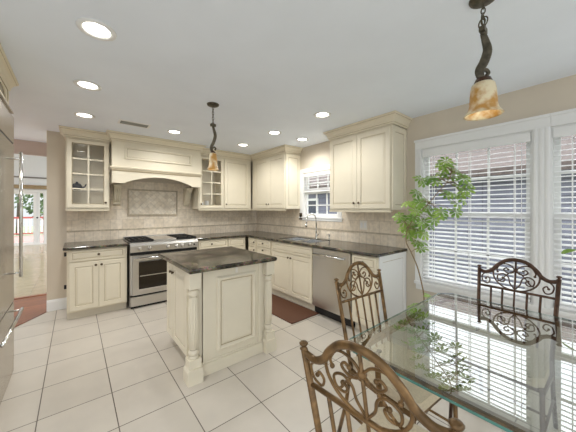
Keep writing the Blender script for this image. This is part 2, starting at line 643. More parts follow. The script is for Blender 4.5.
def window(name, y_start, w, z0, z1, cols_n, rail, casing):
    r = struct(name, MB().rings(0, w, z0, z1, [(0, -.11), (0, 0), (.012, 0), (.012, -.11)], fill=False, y0=0), M_trimw, loc=(0, y_start, 0), rot=-PI / 2)
    up = MB().rings(.012, w - .012, rail, z1 - .012, [(0, -.085), (0, -.06), (.04, -.06), (.04, -.085)], fill=False)
    lo = MB().rings(.012, w - .012, z0 + .012, rail + .04, [(0, -.06), (0, -.03), (.045, -.03), (.045, -.06)], fill=False)
    for k in range(1, cols_n):
        x = .05 + (w - .1) * k / cols_n
        up.box(x - .009, x + .009, .065, .08, rail + .03, z1 - .04)
        lo.box(x - .009, x + .009, .04, .055, z0 + .04, rail + .01)
    zm = (rail + z1) / 2
    up.box(.05, w - .05, .065, .08, zm - .009, zm + .009)
    zm = (rail + z0) / 2
    lo.box(.05, w - .05, .04, .055, zm - .009, zm + .009)
    struct('window_sash', up, M_trimw, r)
    struct('window_sash', lo, M_trimw, r)
    pn = MB().box(.05, w - .05, .071, .074, rail + .03, z1 - .04).box(.05, w - .05, .046, .049, z0 + .04, rail)
    struct('window_pane', pn, M_pane, r)
    struct('window_casing', casing, M_trimw, r)
    return r


# sink window: casing all round
wS = SW[1] - SW[0]
cs = MB().rings(-.07, wS + .07, SW[2] - .06, SW[3] + .08, [(0, 0), (0, .018), (.012, .022), (.058, .016), (.07, .014), (.07, 0)], fill=False)
cs.box(-.085, wS + .085, -.03, 0, SW[2] - .02, SW[2])
window('window_1', SW[1], wS, SW[2], SW[3], 3, 1.64, cs)
# the twin window by the table shares the middle casing
w1 = BW1[1] - BW1[0]
w2 = BW2[1] - BW2[0]


def flutes(c, x0, x1, z0, z1):
    c.box(x0, x1, -.018, 0, z0, z1)
    n = 3
    for k in range(n):
        x = x0 + (x1 - x0) * (k + .5) / n
        c.prism([(x - .012, -.018), (x + .012, -.018), (x + .008, -.026), (x - .008, -.026)], 'z', z0 + .0, z1)


c1 = MB()
flutes(c1, -.068, 0, BW1[2], BW1[3])
flutes(c1, w1, w1 + .109, BW1[2], BW1[3])
c1.box(-.068, w1 + .109, -.018, 0, BW1[3], BW1[3] + .105)
c1.box(-.075, w1 + .109, -.03, 0, BW1[3] + .085, BW1[3] + .108)
c1.box(-.068, w1 + .109, -.045, 0, BW1[2] - .03, BW1[2])
c1.box(-.06, w1 + .109, -.016, 0, BW1[2] - .095, BW1[2] - .03)
window('window_2', BW1[1], w1, BW1[2], BW1[3], 3, 1.30, c1)
c2 = MB()
flutes(c2, w2, w2 + .068, BW2[2], BW2[3])
c2.box(.001, w2 + .068, -.018, 0, BW2[3], BW2[3] + .105)
c2.box(.001, w2 + .075, -.03, 0, BW2[3] + .085, BW2[3] + .108)
c2.box(.001, w2 + .068, -.045, 0, BW2[2] - .03, BW2[2])
c2.box(.001, w2 + .06, -.016, 0, BW2[2] - .095, BW2[2] - .03)
window('window_3', BW2[1], w2, BW2[2], BW2[3], 3, 1.30, c2)


def blind(y_start, w, z0, z1, label, pitch=.0425, tilt=15., val=.085, bunch=0):
    t = thing('window_blind', label, 'blind', (0, y_start, z0), -PI / 2)
    H = z1 - z0
    obj('valance', MB().box(.014, w - .014, -.016, .0, H - val, H - .004), M_trimw, t, bevel=.003)
    sl = MB()
    z = H - val - .02
    a = R(tilt)
    D = .024
    while z > (.03 + bunch * .01):
        cx = .030 - .0
        # slat: front (room) edge lower
        p = [(-D, -.0012), (-D * .4, .0022), (D * .4, .0022), (D, -.0012), (D * .4, .0), (-D * .4, .0)]
        q = [(cx * 0 + .004 + y * math.cos(a) - zz * math.sin(a), z + y * math.sin(a) + zz * math.cos(a)) for y, zz in p]
        sl.prism(q, 'x', .018, w - .018)
        z -= pitch
    for k in range(bunch):
        sl.box(.018, w - .018, -.02, .028, .028 + k * .006, .031 + k * .006)
    obj('slats', sl, M_blind, t)
    obj('bottom_rail', MB().box(.018, w - .018, -.02, .028, .004, .022), M_blind, t, bevel=.003)
    n = 3 if w > .85 else 2
    for k in range(n):
        x = .12 + (w - .24) * k / (n - 1)
        for y in (-.0225, .031):
            obj('ladder_tape', MB().box(x - .003, x + .003, y - .0005, y + .0005, .012, H - val), M_blind, t)
    cd = MB()
    cd.tube([(w - .07, -.026, H - val), (w - .07, -.028, H * .45)], .0025, 6)
    obj('tilt_wand', cd, M_blind, t)
    return t


blind(SW[1], wS, 1.66, SW[3] - .012, 'white slat blind half raised in the window over the sink', .045, 10, .05, 6)
blind(BW1[1], w1, BW1[2] + .012, BW1[3] - .012, 'white slat blind lowered in the window behind the potted tree')
blind(BW2[1], w2, BW2[2] + .012, BW2[3] - .012, 'white slat blind past the fluted post, cut off by the photo edge')

# ------------------------------------------------------------------ kitchen cabinets
DOOR = [(0, 0), (0, .017), (.004, .020), (.055, .020), (.058, .012), (.0615, .012), (.084, .0185), (.088, .0185)]
DOORM = (0, 0, 0, 0, 1, 0, 0)
DRAW = [(0, 0), (0, .017), (.004, .020), (.026, .020), (.030, .014), (.034, .014), (.046, .018)]
DRAWM = (0, 0, 0, 0, 1, 0)


def knob(parent, x, z, y=-.020):
    k = MB().lathe([(0, y - .026), (.011, y - .024), (.015, y - .017), (.012, y - .011), (.005, y - .008), (.006, y + .001)], x, z, 10, 0, 'y')
    return obj('knob', k, M_knob, parent)


def front(root, kind, x0, x1, z0, z1, yf, kn=None):
    g = .0015
    if kind == 'drawer':
        d = obj('drawer', MB().rings(x0 + g, x1 - g, z0 + g, z1 - g, DRAW, DRAWM), [M_cab, M_glaze], root, (0, yf, 0))
    else:
        d = obj('door', MB().rings(x0 + g, x1 - g, z0 + g, z1 - g, DOOR, DOORM), [M_cab, M_glaze], root, (0, yf, 0))
    if kn:
        knob(d, kn[0], kn[1])
    return d


def glass_door(root, x0, x1, z0, z1, yf, nc, nr, kn):
    d = MB().rings(x0 + .0015, x1 - .0015, z0 + .0015, z1 - .0015, [(0, 0), (0, .017), (.004, .020), (.048, .020), (.054, .014), (.054, 0)], (0, 0, 0, 1, 0), fill=False)
    a, b, c, e = x0 + .055, x1 - .055, z0 + .055, z1 - .055
    for k in range(1, nc):
        x = a + (b - a) * k / nc
        d.box(x - .009, x + .009, -.018, -.003, c, e)
    for k in range(1, nr):
        z = c + (e - c) * k / nr
        d.box(a, b, -.0175, -.004, z - .009, z + .009)
    o = obj('glass_door', d, [M_cab, M_glaze], root, (0, yf, 0))
    obj('pane', MB().box(a, b, -.009, -.006, c, e), M_cabglass, o)
    knob(o, *kn)
    return o


CAB_G = 'cream kitchen cabinets'


def base_cab(label, loc, rot, w, fronts, d=.585, toe=.085, right_end=False, name='base_cabinet', knobs=True, left_end=False, top=.879, open_top=False):
    t = thing(name, label, 'cabinet', loc, rot)
    c = MB().box(.001, w - .001, -d + .018, 0, .1, top)
    if open_top:
        c = MB().box(.001, w - .001, -d + .018, 0, .1, .66).box(.001, .02, -d + .018, 0, .66, top).box(w - .02, w - .001, -d + .018, 0, .66, top)
        c.box(.02, w - .02, -d + .018, -d + .030, .66, top)
    # face frame
    c.box(.001, w - .001, -d, -d + .018, .1, top)
    obj('carcass', c, M_cab, t, bevel=.0)
    obj('toe_kick', MB().box(.001, w - .001, -d + toe - .02, -d + toe, 0.0, .1).box(.001, .02, -d + toe, 0, 0, .1).box(w - .02, w - .001, -d + toe, 0, 0, .1), M_toe, t)
    for f in fronts:
        front(t, f[0], f[1], f[2], f[3], f[4], -d, f[5] if len(f) > 5 else None)
    return t


# left of the range
w = .633
bl = base_cab('cream base cabinet under the short granite counter left of the range', (-3.12, -.001, 0), 0, w,
              [('drawer', .02, w - .02, .725, .865, (w / 2, .80)),
               ('door', .02, w / 2, .115, .715, (w / 2 - .03, .665)), ('door', w / 2, w - .02, .115, .715, (w / 2 + .03, .665))])
for z in (.40, .80):
    obj('latch', MB().box(-.025, -.001, -.575, -.555, z, z + .05), M_dark, bl, bevel=.004)
# right of the range (behind the island)
w = .535
base_cab('cream drawer cabinet tucked between the range and the room corner', (-1.518, -.001, 0), 0, w,
         [('drawer', .02, w - .01, .725, .865, (w / 2 - .03, .80)), ('door', .02, w - .01, .115, .715)])
w = .36
base_cab('plain narrow cream cabinet filling the corner on the range wall', (-.982, -.001, 0), 0, w,
         [('drawer', .01, w - .02, .725, .865), ('door', .01, w - .02, .115, .715)])
# sink wall, x along the wall
w = .275
base_cab('narrowest cream cabinet of the sink wall, starting at the corner', (-.001, -.640, 0), -PI / 2, w,
         [('drawer', .02, w - .01, .725, .865, (w - .05, .80)), ('door', .02, w - .01, .115, .715, (w - .05, .665))])
w = .444
base_cab('cream cabinet with a stack of drawers beside the sink doors', (-.001, -.917, 0), -PI / 2, w,
         [('drawer', .015, w - .015, .745, .865, (w / 2, .805)), ('drawer', .015, w - .015, .43, .735, (w / 2, .69)),
          ('drawer', .015, w - .015, .115, .42, (w / 2, .37))])
w = .944
base_cab('wide cream sink cabinet with a false front over two doors', (-.001, -1.363, 0), -PI / 2, w,
         [('drawer', .015, w - .015, .725, .865), ('door', .015, w / 2, .115, .715, (w / 2 - .03, .665)),
          ('door', w / 2, w - .015, .115, .715, (w / 2 + .03, .665))], open_top=True)
w = .34
eb = base_cab('cream end cabinet between the dishwasher and the potted tree', (-.001, -2.922, 0), -PI / 2, w,
              [('drawer', .015, w - .02, .725, .865, (w / 2, .80)), ('door', .015, w - .02, .115, .715, (.05, .665))])
ep = MB().rings(-.58, -.004, 0.0, .879, [(0, 0), (0, .012), (.06, .012), (.066, .006), (.07, .006)], (0, 0, 0, 1), y0=0)
e_ = obj('end_panel', ep, [M_trimw, M_glaze], eb)  # white instead of cream: window light on this end is painted in
# panel built facing -y in world: undo the parent's turn
e_.rotation_euler = (0, 0, PI / 2)
e_.location = (w, 0, 0)

# dishwasher
t = thing('dishwasher', 'stainless steel dishwasher under the counter near the table', 'dishwasher', (-.001, -2.312, 0), -PI / 2)
w = .605
obj('body', MB().box(.003, w, -.57, -.01, .02, .876), M_dark, t)
dwd = obj('door', MB().box(.004, w - .001, -.615, -.572, .115, .874), M_steelh, t, bevel=.004)
obj('handle', MB().tube([(.05, -.655, .80), (w - .05, -.655, .80)], .010, 10).box(.06, .075, -.655, -.612, .792, .808).box(w - .075, w - .06, -.655, -.612, .792, .808), M_chrome, dwd)
obj('kick_plate', MB().box(.004, w - .001, -.545, -.53, .0, .11), M_dark, t)

# granite worktops
E_PROF = [(0, .882), (.010, .882), (.016, .889), (.018, .898), (.016, .907), (.010, .914), (0, .914)]
ct = MB()
ct.box(-3.138, -2.474, -.628, -.0125, .882, .914)
ct.sweep(E_PROF, [(-3.138, -.013), (-3.138, -.628), (-2.474, -.628)], 0)
lt = obj('countertop', ct, M_granite)
tag(lt, 'short dark granite countertop left of the range', 'countertop')
SX0, SX1, SY0, SY1 = -.535, -.125, -2.20, -1.46
ct = MB()
ct.box(-1.527, -.628, -.628, -.0125, .882, .914)
ct.box(-.628, -.0125, SY1, -.0125, .882, .914)
ct.box(-.628, SX0, SY0, SY1, .882, .914)
ct.box(SX1, -.0125, SY0, SY1, .882, .914)
ct.box(-.628, -.0125, -3.272, SY0, .882, .914)
ct.sweep(E_PROF, [(-1.527, -.628), (-.628, -.628), (-.628, -3.272), (-.0125, -3.272)], 0)
tag(obj('countertop', ct, M_granite), 'L-shaped dark granite countertop running under the sink window', 'countertop')

# sink and faucet
t = thing('sink', 'double bowl stainless sink let into the granite under the window', 'sink', (-.33, -1.83, .70))
for a, b in ((SY0 + .002, (SY0 + SY1) / 2 - .012), ((SY0 + SY1) / 2 + .012, SY1 - .002)):
    bw = MB()
    x0, x1 = SX0 + .002, SX1 - .002
    bw.add([(x0, a, .905), (x1, a, .905), (x1, b, .905), (x0, b, .905), (x0 + .02, a + .02, .712), (x1 - .02, a + .02, .712), (x1 - .02, b - .02, .712), (x0 + .02, b - .02, .712)],
           [(0, 1, 5, 4), (1, 2, 6, 5), (2, 3, 7, 6), (3, 0, 4, 7), (4, 5, 6, 7)])
    bw.add([(x0, a, .905), (x1, a, .905), (x1, b, .905), (x0, b, .905), (x0 + .018, a + .018, .709), (x1 - .018, a + .018, .709), (x1 - .018, b - .018, .709), (x0 + .018, b - .018, .709)],
           [(0, 4, 5, 1), (1, 5, 6, 2), (2, 6, 7, 3), (3, 7, 4, 0), (4, 7, 6, 5)])
    bw.xform(Matrix.Translation((.33, 1.83, -.70)))
    o = obj('bowl', bw, M_bowl, t)
    obj('drain', MB().lathe([(0, .0125), (.04, .013), (.045, .0125)], (SX0 + SX1) / 2 + .33, (a + b) / 2 + 1.83, 16), M_dark, o)
obj('divider', MB().box(SX0 + .33 + .003, SX1 + .33 - .003, -.012, .012, .15, .205), M_chrome, t, bevel=.004)
t = thing('kitchen_faucet', 'steel gooseneck kitchen faucet behind the sink', 'faucet', (-.075, -1.86, .914))
obj('base', MB().lathe([(.028, 0), (.028, .006), (.018, .012), (.016, .07), (.013, .08)], 0, 0, 16), M_chrome, t)
pts = [(0, 0, .07), (0, 0, .29)] + [(-.105 + .105 * math.cos(a), 0, .29 + .105 * math.sin(a)) for a in [PI * k / 10 for k in range(1, 10)]] + [(-.212, 0, .275), (-.218, 0, .24)]
obj('neck', MB().tube(pts, .0125, 10, up=(0, 1, 0)), M_chrome, t)
obj('spray_head', MB().tube([(-.218, 0, .245), (-.221, 0, .19)], [.013, .016], 10), M_chrome, t)
obj('lever', MB().tube([(0, -.012, .05), (0, -.04, .06), (-.01, -.075, .10)], [.008, .006, .005], 8), M_chrome, t)
tag(obj('soap_dispenser', MB().lathe([(.018, 0), (.018, .006), (.010, .012), (.009, .075), (.012, .08), (.012, .09), (0, .095)], 0, 0, 14).tube([(0, 0, .085), (-.05, 0, .087), (-.06, 0, .078)], .005, 8),
        M_chrome, None, (-.075, -2.13, .9142)), 'short steel soap pump on the granite beside the gooseneck faucet', 'soap dispenser')

# range
t = thing('range', 'stainless steel range with six knobs under the cream hood', 'stove', (-2.0, -.014, 0))
hw = .4625
obj('body', MB().box(-hw + .004, hw - .004, -.60, 0, .03, .905), M_steelh, t)
obj('control_panel', MB().prism([(-.60, .775), (-.668, .785), (-.672, .87), (-.66, .905), (-.60, .905)], 'x', -hw, hw), M_steelh, t, bevel=.003)
top = MB().box(-hw, hw, -.66, -.004, .906, .918)
top.box(-hw, hw, -.05, -.004, .918, .955)
obj('cooktop', top, M_steelh, t, bevel=.003)
for i, kx in enumerate((-.345, -.225, .02, .14, .225, .335)):
    k = obj('control_knob', MB().lathe([(0, -.715), (.020, -.713), (.024, -.700), (.026, -.676), (.030, -.672), (.030, -.668)], kx, .832, 14, 0, 'y'), M_steelh, t)
    obj('pointer', MB().box(kx - .004, kx + .004, -.722, -.712, .812, .852), M_chrome, k)
obj('badge', MB().lathe([(0, -.678), (.012, -.677), (.012, -.668)], .405, .832, 12, 0, 'y'), M_dark, t)
ov = MB().rings(-hw + .03, hw - .03, .185, .735, [(0, 0), (0, .04), (.006, .045), (.075, .045), (.078, .042)], fill=False, y0=-.60)
od = obj('oven_door', ov, M_steelh, t, bevel=0)
obj('oven_window', MB().box(-hw + .105, hw - .105, -.643, -.60, .262, .64), M_ovglass, od)
obj('oven_rack', MB().box(-hw + .12, hw - .12, -.647, -.644, .44, .452), M_steelh, od)
obj('oven_handle', MB().tube([(-hw + .05, -.70, .70), (hw - .05, -.70, .70)], .013, 10).box(-hw + .07, -hw + .09, -.70, -.643, .69, .71).box(hw - .09, hw - .07, -.70, -.643, .69, .71), M_chrome, od)
obj('gap_strip', MB().box(-hw + .006, hw - .006, -.64, -.60, .74, .772), M_dark, t)
obj('gap_strip', MB().box(-hw + .006, hw - .006, -.625, -.60, .165, .182), M_dark, t)
obj('warming_drawer', MB().box(-hw + .01, hw - .01, -.64, -.60, .035, .163), M_steelh, t, bevel=.004)
obj('toe_plate', MB().box(-hw + .02, hw - .02, -.60, -.57, .0, .033), M_dark, t)


def grate(x0, x1):
    g = MB().box(x0, x1, -.63, -.07, .9185, .923)
    for k in range(5):
        x = x0 + (x1 - x0 - .012) * k / 4
        g.box(x, x + .012, -.63, -.07, .923, .948)
    for k in range(5):
        y = -.63 + (.548) * k / 4
        g.box(x0, x1, y, y + .012, .925, .947)
    return g


for a, b in ((-hw + .01, -.165), (.155, hw - .01)):
    g = obj('grate', grate(a, b), M_black, t)
    for yy in (-.49, -.21):
        obj('burner_cap', MB().lathe([(.045, .923), (.045, .938), (.03, .943), (0, .944)], (a + b) / 2, yy, 16), M_black, g)
obj('griddle_cover', MB().box(-.158, .148, -.63, -.07, .9185, .942), M_steelh, t, bevel=.006)

# ---- uppers
CROWN = [(0, 0), (.012, 0), (.014, .018), (.015, .022), (.022, .026), (.026, .05), (.042, .078), (.056, .088), (.057, .092), (.064, .094), (.066, .112), (0, .112)]
CROWNM = (0, 0, 1, 0, 0, 0, 0, 1, 0, 0, 0, 0)


def crown(path, z):
    return MB().sweep([(o, z + q) for o, q in CROWN], path, pm=CROWNM)


ZU0, ZU1 = 1.385, HC - .112
UD = .325


def upper(label, loc, rot, w, doors, crown_path=None, side=None, name='wall_cabinet', z0=ZU0, glass=False, ztop=HC - .002):
    t = thing(name, label, 'cabinet', (loc[0], loc[1], z0), rot)
    b = HC - z0
    H = ztop - z0
    if glass:
        c = MB().box(.001, .019, -UD, 0, 0, H).box(w - .019, w - .001, -UD, 0, 0, H).box(.019, w - .019, -UD, 0, 0, .018).box(.019, w - .019, -UD, 0, b - .13, H)
        c.box(.019, w - .019, -.012, 0, .018, b - .13)
        obj('carcass', c, M_cab, t)
        st = MB().rings(.001, w - .001, 0, H, [(0, 0), (0, .001), (.02, .001), (.02, 0)], fill=False, y0=-UD)
        n = 3
        for k in range(1, n + 1):
            z = .018 + (b - .15) * k / (n + 1)
            obj('shelf', MB().box(.02, w - .02, -UD + .03, -.013, z, z + .008), M_cabglass, t)
    else:
        obj('carcass', MB().box(.001, w - .001, -UD, 0, 0, H), M_cab, t)
    obj('light_rail', MB().box(.001, w - .001, -UD - .014, -UD + .01, -.028, -.0005).box(.001, w - .001, -UD - .018, -UD + .01, -.01, -.0005), M_crown, t, bevel=.002)
    if crown_path:
        obj('crown_moulding', crown(crown_path, b - .1135), [M_crown, M_glaze], t)
    for d in doors:
        if glass:
            glass_door(t, d[0], d[1], .012, b - .135, -UD, 2, 4, d[2])
        else:
            front(t, 'door', d[0], d[1], .012, b - .135, -UD, d[2])
    return t


UB = .085       # knob height on uppers
# path runs so that 'out' (right of travel) faces away from the cabinet: from right to left along the front
w = .470
g1 = upper('cream glass-door cabinet at the far end, left of the hood', (-3.135, -.001), 0, w, [(.012, w - .012, (w - .045, UB))],
           [(0, -.001), (0, -UD - .004), (w, -UD - .004), (w, -.001)][::1], glass=True)
w = .472
g2 = upper('cream glass-door cabinet right of the hood, behind the small pendant', (-1.402, -.001), 0, w, [(.012, w - .006, (.045, UB))],
           [(0, -UD - .004), (w, -UD - .004)], glass=True)
w = .58
upper('single-door cream wall cabinet in the corner beside the glass-door one', (-.929, -.001), 0, w, [(.006, .525, (.04, UB))],
      [(0, -UD - .004), (w - .0, -UD - .004)])
w = 1.048
c_ = upper('two-door cream wall cabinet on the sink wall, between the corner and the window', (-.001, -.347), -PI / 2, w, [(.10, .565, (.565 - .035, UB)), (.565, w - .01, (.565 + .035, UB))],
           [(-.0, -UD - .004), (w, -UD - .004), (w, -.001)])


def side_panel(t, w, H):
    pr = [(0, 0), (0, .012), (.05, .012), (.056, .005), (.062, .005), (.08, .009)]
    o = obj('side_panel', MB().rings(-UD, -.002, .0, H - .13, pr, (0, 0, 0, 1, 0)), [M_cab, M_glaze], t)
    o.rotation_euler = (0, 0, PI / 2)
    o.location = (w, 0, 0)


side_panel(c_, 1.048, HC - ZU0)
w = .902
u_ = upper('two-door cream wall cabinet between the sink window and the table window', (-.001, -2.366), -PI / 2, w, [(.012, w / 2, (w / 2 - .035, UB)), (w / 2, w - .012, (w / 2 + .035, UB))],
           [(0, -.001), (0, -UD - .004), (w, -UD - .004), (w + .013, -UD - .004), (w + .013, -.001)], z0=1.372)
side_panel(u_, w, HC - 1.372)

# ---- hood
HX0, HX1, HY = -2.655, -1.412, -.49
t = thing('range_hood', 'cream carved wooden range hood above the stove', 'range hood', (-2.034, -.013, 1.745))
hx = (HX1 - HX0) / 2 - .008
dz = 1.745
bx = MB()
bx.box(-hx, hx, HY + .034, 0.011, 1.97 - dz, HC - .003 - dz)
bx.box(-hx, hx, HY + .013, HY + .034, 1.94 - dz, HC - .003 - dz)
obj('hood_body', bx, M_cab, t)
pp = [(0, 0), (0, .012), (.008, .018), (.02, .018), (.03, .006), (.034, .006)]
obj('hood_panel', MB().rings(-.47, .46, 2.085 - dz, 2.262 - dz, pp, (0, 0, 0, 0, 1), y0=HY + .0135), [M_cab, M_glaze], t)
# arched apron
ar = [(-hx, 0), (-hx + .15, 0)]
for k in range(17):
    u = -1 + 2 * k / 16
    ar.append((u * (hx - .155), .012 + .098 * (1 - abs(u) ** 2.1)))
ar += [(hx - .15, 0), (hx, 0), (hx, .224), (-hx, .224)]
ap = MB()
n = len(ar)
lo = ar[:n - 2]
tz = .224
for y in (HY + .013, HY + .035):
    vs = [(x, y, z) for x, z in lo] + [(x, y, tz) for x, z in lo]
    k = len(lo)
    ap.add(vs, [(i, i + 1, k + i + 1, k + i) for i in range(k - 1)])
vs = [(x, HY + .013, z) for x, z in lo] + [(x, HY + .035, z) for x, z in lo]
ap.add(vs, [(i, i + 1, len(lo) + i + 1, len(lo) + i) for i in range(len(lo) - 1)])
ap.box(-hx, -hx + .02, HY + .035, .011, 0, tz)
ap.box(hx - .02, hx, HY + .035, .011, 0, tz)
obj('arched_apron', ap, M_cab, t)
LEDGE = [(0, .18), (.008, .184), (.012, .195), (.026, .205), (.03, .222), (.0, .23)]
obj('ledge_moulding', MB().sweep(LEDGE, [(-hx, .0), (-hx, HY + .013), (hx, HY + .013), (hx, .0)]), [M_crown], t)
obj('glaze_line', MB().box(-hx - .002, hx + .002, HY + .004, HY + .013, .168, .176), M_glaze, t)
obj('crown_moulding', MB().sweep([(o, HC - .1135 - dz + q) for o, q in CROWN], [(-hx, -.22), (-hx, HY + .009), (hx, HY + .009), (hx, -.22)], pm=CROWNM), [M_crown, M_glaze], t)
obj('hood_liner', MB().box(-hx + .022, hx - .022, HY + .04, .008, .17, .2), M_steelh, t)
for sx in (-.515, .525):
    cpts = [(.01, 0.0), (-.21, 0.0), (-.215, -.03), (-.19, -.06), (-.14, -.085), (-.12, -.12), (-.115, -.16), (-.08, -.22), (-.06, -.25), (-.05, -.285), (-.03, -.305), (.01, -.31)]
    cb = MB().prism(cpts, 'x', sx - .045, sx + .045)
    cb.box(sx - .055, sx + .055, -.225, .01, -.022, 0.0)
    co = obj('corbel', cb, M_crown, t, bevel=.004)
    lm = MB()
    for q in range(3):
        u = sx + (q - 1) * .025
        lm.tube([(u, y - .004, z) for y, z in [(-.19, -.06), (-.14, -.085), (-.12, -.12), (-.115, -.16), (-.08, -.22), (-.06, -.25)]], [.006, .009, .011, .011, .009, .006], 8)
    obj('acanthus_leaf', lm, M_cab, co)

# items in the left glass cabinet
cz = 1.385 + .018 + (HC - 1.385 - .15) / 4 + .0125
t = thing('teapot', 'small dark teapot on the lower shelf behind the left cabinet glass', 'teapot', (-3.02, -.19, cz))
obj('pot', MB().lathe([(.03, 0), (.055, .02), (.06, .05), (.04, .085), (.015, .095), (.012, .11), (0, .115)], 0, 0, 16), M_dark, t)
obj('spout', MB().tube([(.05, 0, .03), (.085, 0, .05), (.10, 0, .085)], [.014, .009, .007], 8), M_dark, t)
obj('handle', MB().tube(smoothpath([(-.05, 0, .08), (-.09, 0, .075), (-.09, 0, .04), (-.055, 0, .025)]), .006, 8), M_dark, t)
for q, (x, h, lb) in enumerate(((-1.30, .10, 'white cup behind the glass, nearest the hood'), (-1.20, .13, 'tall pale tumbler behind the glass of the cabinet right of the hood'))):
    tag(obj('cup', MB().lathe([(.028, 0), (.036, .01), (.04, h), (.036, h), (.03, .015), (0, .014)], 0, 0, 16), M_trimw, None, (x, -.2, 1.4035)), lb, 'cup')

# ---- island
t = thing('kitchen_island', 'cream kitchen island with turned corner posts in the middle of the floor', 'island', (-1.942, -2.258, 0))
bxw, byw = .345, .385
obj('carcass', MB().box(-bxw, bxw, -byw, .385, .1, .875), M_cab, t)
obj('plinth', MB().box(-bxw + .05, bxw - .0, -byw + .02, .37, 0, .1), M_toe, t)
# front (towards the table): big raised panel over a plinth board
fp = MB().box(-.285, .285, -byw - .012, -byw, .10, .874)
fp.rings(-.165, .225, .165, .80, [(0, 0), (0, .010), (.010, .022), (.022, .026), (.034, .014), (.038, .004), (.044, .003), (.064, .013), (.068, .013)], (0, 0, 0, 0, 0, 1, 0, 0), y0=-byw - .012)
fp.box(.258, .285, -byw - .020, -byw, .115, .874)
fp.box(-.285, -.262, -byw - .020, -byw, .115, .874)
obj('front_panel', fp, [M_cab, M_glaze], t)
bs = MB().box(-.30, .30, -byw - .028, -byw + .02, 0, .1).box(-.30, .30, -byw - .020, -byw + .02, .1, .115)
obj('base_board', bs, M_cab, t, bevel=.002)
obj('outlet', MB().box(.015, .035, -byw - .018, -byw - .01, .81, .865), M_plate, t)
# side towards the fridge: two doors
for x0, x1, kx in ((-.375, -.170, -.20), (-.162, .245, -.13)):
    d = MB().rings(x0 + .002, x1 - .002, .115, .86, DOOR, DOORM)
    o = obj('door', d, [M_cab, M_glaze], t, (-bxw, 0, 0), -PI / 2)
    knob(o, kx, .77)
d = MB().rings(-.36, .36, .115, .86, DOOR, DOORM)
obj('back_panel', d, [M_cab, M_glaze], t, (bxw, 0, 0), PI / 2)


def post_mb():
    p = MB()
    p.box(-.045, .045, -.045, .045, .745, .875)
    prof = [(.040, .745), (.040, .735), (.032, .728), (.038, .715), (.043, .70), (.036, .688), (.026, .68), (.031, .672), (.034, .60), (.036, .45), (.035, .33), (.031, .262), (.026, .255), (.036, .247), (.042, .232), (.036, .218), (.030, .212), (.040, .200), (.040, .19)]
    p.lathe(prof[::-1], 0, 0, 20)
    for k in range(12):
        a = 2 * PI * k / 12
        p.tube([(.033 * math.cos(a), .033 * math.sin(a), .66), (.0355 * math.cos(a), .0355 * math.sin(a), .45), (.033 * math.cos(a), .033 * math.sin(a), .28)], [.003, .005, .003], 6)
    for zz, rr in ((.742, .0405), (.684, .027), (.2585, .027), (.215, .0305)):
        p.lathe([(rr, zz - .005), (rr + .0015, zz), (rr, zz + .005)], 0, 0, 20, 1)
    p.box(-.048, .048, -.048, .048, .12, .19)
    p.prism([(-.06, .0), (.06, .0), (.06, .10), (.048, .12), (-.048, .12), (-.06, .10)], 'y', -.06, .06)
    return p


pm = post_mb()
p0 = obj('corner_post', pm, [M_cab, M_glaze], t, (-.365, -.405, 0))
for x, y in ((.365, -.405),):
    c = p0.copy()
    COL.objects.link(c)
    c.parent = t
    c.location = (x, y, 0)
it = MB().box(-.405, .405, -.460, .460, .876, .914)
it.sweep([(o, z - (.006 if z < .89 else 0)) for o, z in E_PROF], [(-.405, -.460), (-.405, .460), (.405, .460), (.405, -.460)][::-1], closed=True)
tag(obj('island_countertop', it, M_granite, None, (-1.942, -2.258, 0)), 'polished brown granite slab on top of the kitchen island', 'countertop')
pl = MB().box(-.09, .09, -.04, .04, 0, .004)
# ------------------------------------------------------------------ fridge
t = thing('refrigerator', 'tall built-in stainless refrigerator at the edge of the photo', 'refrigerator', (-3.444, -1.554, 0), PI / 2)
# local: rot +90: x local -> +Y world ; front -y -> +X world.  x from -.95 to 0
obj('body', MB().box(-.93, -.002, .03, .62, .0, 2.16), M_steel, t)
d = obj('door', MB().box(-.93, 0, 0, .03, .60, 1.925), M_steel, t, bevel=.003)
obj('handle', MB().tube([(-.165, -.06, .826), (-.165, -.06, 1.847)], .0115, 12).tube([(-.165, -.06, .86), (-.165, 0, .86)], .008, 8).tube([(-.165, -.06, 1.79), (-.165, 0, 1.79)], .008, 8), M_trimw if False else M_chrome, d)
d = obj('freezer_drawer', MB().box(-.93, 0, 0, .03, .10, .588), M_steel, t, bevel=.003)
obj('handle', MB().tube([(-.10, -.06, .545), (-.87, -.06, .545)], .0115, 12).tube([(-.13, -.06, .545), (-.13, 0, .545)], .008, 8).tube([(-.84, -.06, .545), (-.84, 0, .545)], .008, 8), M_chrome, d)
obj('toe_grille', MB().box(-.93, 0, .002, .03, 0.005, .096), M_steel, t)
obj('top_grille', MB().box(-.93, 0, 0, .03, 1.94, 2.16), M_steel, t, bevel=.003)
obj('seal', MB().box(-.925, -.004, .006, .03, .588, .60).box(-.925, -.004, .006, .03, 1.925, 1.94), M_dark, t)
